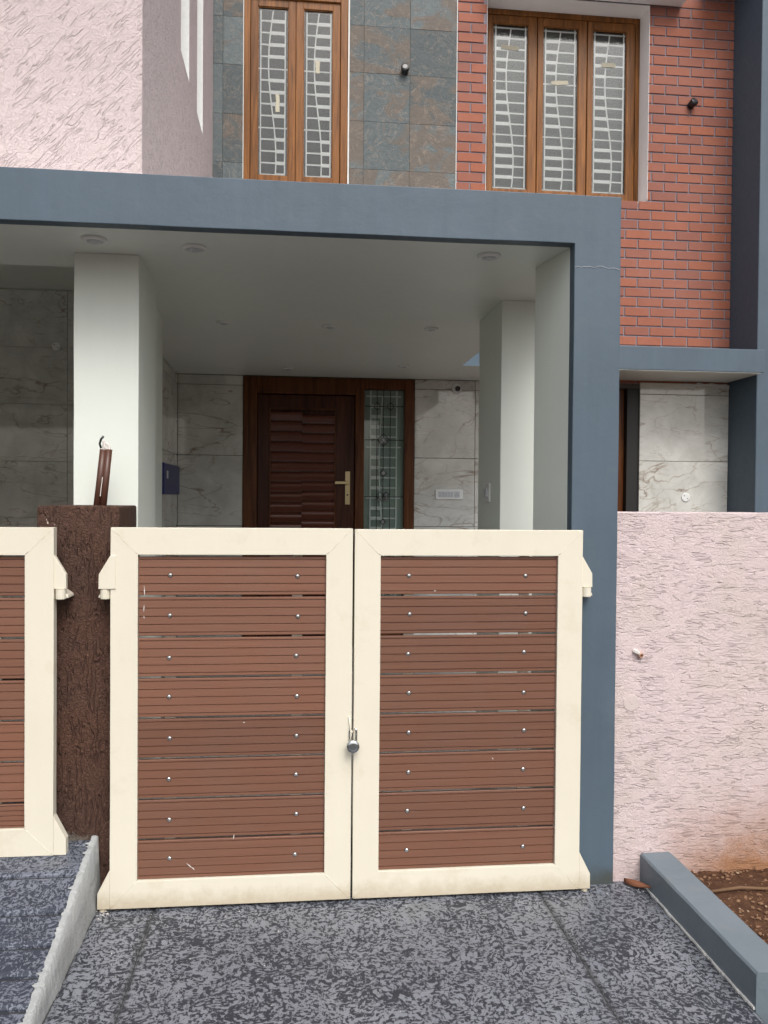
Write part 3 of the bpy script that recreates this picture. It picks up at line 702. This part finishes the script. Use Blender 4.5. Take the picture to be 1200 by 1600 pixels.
# upper pink room on the left
part('upper_wall', 'pink_up', B(-5, -.7262, .74, .90, 2.852, 6.6))
sidew = MB()
for a, b in ((.7402, 2.02), (2.42, 2.85), (3.225, 3.984)): sidew.box(-.860, -.725, a, b, 4.36, 6.6)
sidew.box(-.860, -.7251, .7402, 3.984, 2.852, 4.3598)
part('upper_side_wall', 'pink_side', sidew)
part('corner_bead', 'pink_up', B(-.7262, -.7242, .7385, .744, 2.852, 6.6))
part('slit_reveal', 'plastic', MB().box(-.858, -.726, 2.4165, 2.4198, 4.361, 6.6).box(-.858, -.726, 3.2215, 3.2248, 4.361, 6.6).box(-.858, -.724, 2.0205, 2.4164, 4.3605, 4.364).box(-.858, -.724, 2.8505, 3.2214, 4.3605, 4.364).box(-.858, -.726, 2.0202, 2.0235, 4.365, 6.6).box(-.858, -.726, 2.8502, 2.8535, 4.365, 6.6))
for a, b in ((2.02, 2.42), (2.85, 3.225)): part('slit_window', 'glass', B(-.856, -.852, a+.004, b-.004, 4.37, 6.6))
part('slit_backing', 'backing_panel', B(-.90, -.861, 1.9, 3.4, 4.3, 6.6))

# ------------------------------------------------------------------ windows
def grille(sub, x0, x1, z0, z1, y, n=15, thick_left=True, s_amp=.13, mid=.47, over=.018):
    m = MB(); t = .0055; w_ = x1-x0
    for x in (x0, x1): m.box(x-t, x+t, y, y+.008, z0-.03, z1+.05)
    def cx(z):
        f = (z1-z)/(z1-z0); return x0+w_*(mid-s_amp*math.sin(2*math.pi*(f*.92-.03))+.02)
    for i in range(n+1):
        z = z1-(z1-z0)*i/n; c = cx(z); lng = i % 5 == 0
        if lng: m.box(x0-over, x1+over, y+.009, y+.014, z-.0055, z+.0055)
        else:
            th = (.015, .0065) if thick_left else (.0065, .015)
            m.box(x0+t, c, y+.001, y+.007, z-th[0], z+th[0]); m.box(c, x1-t, y+.001, y+.007, z-th[1], z+th[1])
    pts = [(cx(z1-(z1-z0)*k/40), z1-(z1-z0)*k/40) for k in range(41)]
    for a, b in zip(pts, pts[1:]):
        m.prism([(a[0]-t, a[1]), (a[0]+t, a[1]), (b[0]+t, b[1]), (b[0]-t, b[1])], lambda X, Z: (X, y-.002, Z), lambda X, Z: (X, y+.0085, Z))
    o = m.build('grille', 'grille'); return under(o, sub)
def sash(sub, x0, x1, z0, z1, gx0, gx1, gz0, gz1, y, mat='teak'):
    m = MB()
    m.box(x0, gx0, y, y+.035, z0, z1); m.box(gx1, x1, y, y+.035, z0, z1)
    m.box(gx0+.0002, gx1-.0002, y+.0006, y+.034, gz1, z1-.0005); m.box(gx0+.0002, gx1-.0002, y+.0006, y+.034, z0+.0005, gz0)
    under(m.build('sash', mat, bevel=.003), sub)
    b = MB(); t = .006                                           # glazing beads
    b.box(gx0, gx0+t, y+.008, y+.02, gz0, gz1); b.box(gx1-t, gx1, y+.008, y+.02, gz0, gz1); b.box(gx0+t, gx1-t, y+.0085, y+.02, gz1-t, gz1); b.box(gx0+t, gx1-t, y+.0085, y+.02, gz0, gz0+t)
    under(b.build('glazing_bead', mat), sub)
    under(B(gx0+.001, gx1-.001, y+.021, y+.024, gz0+.001, gz1-.001).build('glass_pane', 'glass'), sub)
def tape(sub, x, y, z, w_, h, ang, seed):
    random.seed(seed); pts = []
    for k in range(7): pts.append((-w_/2+w_*k/6, -h/2+random.uniform(-.15, .1)*h))
    for k in range(7): pts.append((w_/2-w_*k/6+random.uniform(-.03, .03)*w_, h/2+random.uniform(-.1, .15)*h))
    ca, sa = math.cos(ang), math.sin(ang); pts = [(x+a*ca-b*sa, z+a*sa+b*ca) for a, b in pts]
    under(MB().xz(pts, y-.0006, y).build('tape', 'tape'), sub)

wr = hp(empty('window', ((W0+W1)/2, 4.2, WZ0))); WORLD[wr.name] = ((W0+W1)/2, 4.2, WZ0); wr['label'] = 'wide three light teak window in the brick wall'
yf = 4.165
fr = MB(); fr.box(W0+.001, 1.70, yf, yf+.08, WZ0, WZ1-.001); fr.box(3.095, W1-.001, yf, yf+.08, WZ0, WZ1-.001); fr.box(1.7002, 3.0948, yf+.0005, yf+.079, 6.00, WZ1-.0015); fr.box(1.7002, 3.0948, yf+.0005, yf+.079, WZ0+.001, WZ0+.045)
for xm in (2.165, 2.635): fr.box(xm-.004, xm+.004, yf+.02, yf+.078, WZ0+.046, 5.999)
under(fr.build('frame', 'teak', bevel=.004), wr)
y_s = 4.172
specs = ((1.703, 2.160, 1.752, 2.083), (2.170, 2.630, 2.219, 2.555), (2.640, 3.092, 2.688, 3.014))
for x0, x1, g0, g1 in specs: sash(wr, x0, x1, WZ0+.048, 5.997, g0, g1, WZ0+.12, 5.925, y_s)
for (g0, g1) in ((1.785, 2.062), (2.252, 2.528), (2.718, 2.994)): grille(wr, g0, g1, 4.455, 5.905, 4.203)
tape(wr, 1.915, y_s+.0205, 5.72, .16, .035, -.08, 1); tape(wr, 2.385, y_s+.0205, 5.43, .16, .035, .06, 2); tape(wr, 2.845, y_s+.0205, 5.62, .13, .035, 0, 3)
under(B(W0-.05, W1+.05, 4.262, 4.27, WZ0-.05, WZ1+.05).build('backing_panel', 'backing_panel'), wr)  # added panel closing off the unbuilt dim room behind the grille

wl = hp(empty('window', ((L0+L1)/2, 4.0, LZ0))); WORLD[wl.name] = ((L0+L1)/2, 4.0, LZ0); wl['label'] = 'narrow two light teak window in the slate wall'
yf = 3.972; yl = 3.99
fr = MB(); fr.box(L0+.001, -.412, yf, yf+.09, LZ0, LZ1-.001); fr.box(.362, L1-.001, yf, yf+.09, LZ0, LZ1-.001); fr.box(-.4118, .3618, yf+.0005, yf+.089, 5.885, LZ1-.0015); fr.box(-.4118, .3618, yf+.0005, yf+.089, LZ0+.001, LZ0+.04)
fr.box(-.030, -.020, yf+.03, yf+.088, LZ0+.041, 5.884)
under(fr.build('frame', 'teak', bevel=.004), wl)
for x0, x1, g0, g1 in ((-.409, -.027, -.349, -.088), (-.023, .359, .041, .295)): sash(wl, x0, x1, LZ0+.043, 5.883, g0, g1, LZ0+.1, 5.82, yl, 'teak')
for (g0, g1) in ((-.325, -.116), (.070, .277)): grille(wl, g0, g1, 4.295, 5.815, 4.020, thick_left=False, s_amp=.16, mid=.46, over=.02)
tape(wl, -.180, yl+.0205, 5.01, .15, .03, R(90), 4); tape(wl, .165, yl+.0205, 5.34, .11, .038, R(88), 5)
under(B(L0-.02, L1+.02, 4.13, 4.14, LZ0-.05, LZ1+.05).build('backing_panel', simple('dark_green_backing', (.038, .048, .043), .8)), wl)  # added dark panel in place of the dim room behind this window

# ------------------------------------------------------------------ front door with sidelight
dr = hp(empty('front_door', (.3, 3.97, .3))); WORLD[dr.name] = (.3, 3.97, .3)
m = MB(); y0 = 3.955
m.box(-.455, -.335, y0, y0+.12, .3, 2.643); m.box(-.3348, .5108, y0+.001, y0+.12, 2.50, 2.643); m.box(.511, .590, y0, y0+.12, .3, 2.643); m.box(.945, 1.031, y0, y0+.12, .3, 2.643); m.box(.5902, .9448, y0+.001, y0+.12, 2.555, 2.643)
under(m.build('door_frame', 'mahog2', bevel=.006), dr)
m = MB(); yl_ = 3.985
m.box(-.332, -.232, yl_, yl_+.045, .305, 2.495); m.box(.345, .508, yl_, yl_+.045, .305, 2.495); m.box(-.2318, .3448, yl_+.001, yl_+.045, 2.37, 2.494); m.box(-.2318, .3448, yl_+.001, yl_+.045, .305, .5)
m.box(-.2318, .3448, yl_+.03, yl_+.044, .5, 2.37)
under(m.build('door_leaf', 'mahog', bevel=.004), dr)
m = MB(); m.box(-.232, -.220, yl_-.008, yl_+.01, .5, 2.378); m.box(.333, .345, yl_-.008, yl_+.01, .5, 2.378); m.box(-.2198, .3328, yl_-.007, yl_+.01, 2.366, 2.378)
under(m.build('panel_moulding', 'mahog2', bevel=.002), dr)
def louver(x0, x1, pitch, z_start, d):
    pts = []; h = pitch
    for k in range(9):
        t = k/8; pts.append((-d*math.sin(math.pi*t**1.6)**.8+.0, t*h*.92))
    pts += [(.02, h*.90), (.02, 0)]
    me = MB().prism(pts, lambda y, z: (0, y, z), lambda y, z: (x1-x0, y, z)).mesh('louver'); me.materials.append(MAT['louver'])
    z = z_start
    while z > .52:
        o = bpy.data.objects.new('louver', me); C.objects.link(o); o.location = (x0, yl_+.012, z-h); under(o, dr); z -= h
louver(-.219, .0495, .0885, 2.362, .026); louver(.0505, .332, .0835, 2.335, .026)
hd = MB(); hd.box(.427, .470, yl_-.008, yl_, 1.545, 1.835); under(hd.build('lock_plate', 'brass', bevel=.002), dr)
hd = MB(); hd.box(.300+.035, .455, yl_-.055, yl_-.040, 1.722, 1.748); hd.lathe((.448, yl_, 1.735), (0, -1, 0), [(.012, 0), (.011, .05)], 12); under(hd.build('handle', 'brass', bevel=.003), dr)
under(MB().lathe((.448, yl_-.008, 1.63), (0, -1, 0), [(.008, 0), (.008, .004)], 10).build('keyhole', 'black'), dr)
under(B(.592, .943, 3.995, 3.999, .42, 2.553).build('sidelight_glass', 'glass2'), dr)
under(B(.592, .943, 3.985, 4.03, .3, .42).build('sidelight_rail', 'mahog2'), dr)
m = MB(); t = .003
for x in (.705, .762, .822): m.box(x-t, x+t, 3.990, 3.9945, .42, 2.55)
for z in (2.41, 2.115, 1.615, 1.0): m.box(.597, .940, 3.9895, 3.9943, z-t, z+t)
def dia(x, z, r, b): b.xz([(x-r, z), (x, z+r*1.1), (x+r, z), (x, z-r*1.1)], 3.984, 3.9885)
def diaring(x, z, r, b):
    rr = r-.006
    o_ = [(x-r, z), (x, z+r*1.1), (x+r, z), (x, z-r*1.1)]; i_ = [(x-rr, z), (x, z+rr*1.1), (x+rr, z), (x, z-rr*1.1)]
    for k in range(4): b.xz([o_[k], o_[(k+1) % 4], i_[(k+1) % 4], i_[k]], 3.980, 3.9895)
for (x, z, r_) in ((.705, 2.41, .035), (.822, 2.41, .035), (.763, 2.115, .055), (.763, 1.825, .032), (.735, 1.625, .036), (.790, 1.625, .036), (.763, 1.395, .028)): diaring(x, z, r_, m)
under(m.build('lead_came', 'lead'), dr)
for (x, z, r_) in ((.763, 2.115, .022), (.740, 2.092, .018), (.786, 2.092, .018), (.763, 1.825, .024), (.735, 1.595, .022), (.790, 1.595, .022), (.790, 1.640, .016), (.763, 1.395, .021)):
    bb = MB(); dia(x, z, r_, bb); under(bb.build('bevelled_piece', 'bevelglass', bevel=.003), dr)
grille(dr, .650, .880, .62, 2.50, 4.003, n=21, s_amp=.1, mid=.42, over=.04)
under(B(.592, .943, 4.028, 4.034, .42, 2.552).build('backing_panel', simple('bright_glass_backing', (.34, .42, .385), .5)), dr)  # added pale panel, the luminous look of the sidelight put into its colour
part('hall_backing', 'dark_room', B(-.5, 1.1, 4.301, 4.34, -.1, 2.66))

# ------------------------------------------------------------------ fittings
def downlight(x, y, label, r=.034):
    T = empty('downlight', (x, y, ZC)); tag(T, label, 'ceiling light', 'round white downlights in the porch ceiling')
    under(MB().lathe((x, y, ZC+.0003), (0, 0, -1), [(r*1.22, 0), (r*1.2, .007), (r*1.05, .013), (r*.8, .012), (r*.74, .002)], 28).build('rim', 'plastic', smooth=True), T)
    under(MB().lathe((x+.002, y, ZC), (0, 0, -1), [(r*.74, 0), (r*.7, .012), (r*.4, .018)], 24).build('lens', 'plastic_grey', smooth=True), T)
for x, y, l in ((-.827, .259, 'round downlight in the porch ceiling in front of the big white column'), (-.431, .319, 'round downlight near the ceiling edge, between the big white column and the middle'),
                (.821, .27, 'round downlight near the ceiling edge by the blue grey pillar'), (-.436, 1.807, 'leftmost downlight of the middle row across the porch ceiling'),
                (.198, 1.825, 'central downlight of the middle row across the porch ceiling'), (.824, 1.81, 'rightmost downlight of the middle row across the porch ceiling'),
                (-.07, 3.516, 'small downlight just above the carved front door'), (.841, 3.25, 'small downlight just above the glass sidelight')):
    downlight(x, y, l, .042 if y < 1 else .036)
def wallspot(x, z, label, ay, tilt):
    T = empty('wall_spotlight', (x, ay, z)); tag(T, label, 'wall light', 'small black wall spotlights upstairs')
    under(MB().lathe((x, ay+.001, z), (0, -1, 0), [(.032, 0), (.032, .006), (.029, .008)], 20).build('mount', 'black', smooth=True), T)
    under(MB().lathe((x, ay-.006, z), tilt, [(.028, 0), (.034, .008), (.036, .05), (.034, .056), (.026, .058)], 20).build('barrel', 'black', smooth=True), T)
    d = Vector(tilt).normalized(); c = Vector((x, ay-.006, z))+d*.058
    under(MB().lathe(tuple(c), tilt, [(.024, 0), (.020, .003)], 16).build('lens', simple('dark_lens', (.05, .05, .055), .15), smooth=True), T)
wallspot(.922, 5.325, 'small black spotlight stuck on the slate wall', 3.967, (-.1, -1, .25))
wallspot(3.535, 5.185, 'small black spotlight stuck on the brick wall', 3.969, (.3, -1, .35))

sb = empty('switchboard', (1.345, 3.967, 1.64)); tag(sb, 'wide white switchboard on the marble tiles right of the front door', 'switchboard')
under(B(1.224, 1.470, 3.955, 3.9675, 1.597, 1.686).build('plate', 'plastic', bevel=.004), sb)
for k in range(5): under(B(1.252+k*.027, 1.2765+k*.027, 3.951, 3.956, 1.618, 1.665).build('rocker', 'plastic_grey', bevel=.001), sb)
under(B(1.392, 1.442, 3.9525, 3.956, 1.615, 1.668).build('socket', 'plastic_grey', bevel=.001), sb)
for dx, dz in ((0, .010), (-.009, -.006), (.009, -.006)): under(MB().lathe((1.417+dx, 3.953, 1.642+dz), (0, -1, 0), [(.0035, 0), (.0035, .001)], 8).build('pin_hole', 'black'), sb)
sw = empty('light_switch', (1.074, 1.33, 1.63)); tag(sw, 'white light switch on the side of the right hand porch column', 'switch')
under(B(1.064, 1.0735, 1.25, 1.40, 1.585, 1.690).build('plate', 'plastic', bevel=.003), sw)
under(B(1.055, 1.0645, 1.29, 1.345, 1.615, 1.66).build('rocker', 'plastic_grey', bevel=.002), sw)
lh = empty('lamp_holder', (1.41, 3.967, 2.585)); tag(lh, 'small round white lamp holder at the top of the wall beside the sidelight', 'lamp holder')
under(MB().lathe((1.407, 3.968, 2.575), (0, -1, 0), [(.044, 0), (.044, .012), (.038, .022)], 24).build('rose', 'plastic', smooth=True), lh)
under(MB().lathe((1.412, 3.946, 2.575), (0, -1, -.15), [(.024, 0), (.022, .02), (.018, .022)], 18).build('socket_hole', 'black', smooth=True), lh)
for nm_, x, z, yy, l in (('cover', 3.539, 1.634, 3.969, 'round white cover plate on the marble wall under the right canopy'), ('cover', -2.324, 3.054, 5.105, 'round white cover plate on the dim marble wall of the left bay')):
    T = empty('junction_cover', (x, yy, z)); tag(T, l, 'cover plate')
    under(MB().lathe((x, yy+.0005, z), (0, -1, 0), [(.042, 0), (.041, .006), (.036, .009)], 26).build('disc', 'plastic', smooth=True), T)
    for dx, dz in ((-.016, .014), (.016, -.012)): under(MB().lathe((x+dx, yy-.0083, z+dz), (0, -1, 0), [(.005, 0), (.005, .001)], 8).build('screw', 'black'), T)
mb_ = empty('meter_box', (-1.0, 3.5, 1.72)); tag(mb_, 'dark blue box on the side wall left of the front door', 'box')
under(B(-1.0075, -.975, 3.05, 3.86, 1.620, 1.855).build('casing', 'bluebox', bevel=.004), mb_)
under(B(-.9752, -.974, 3.17, 3.24, 1.74, 1.80).build('sticker', 'plastic'), mb_)
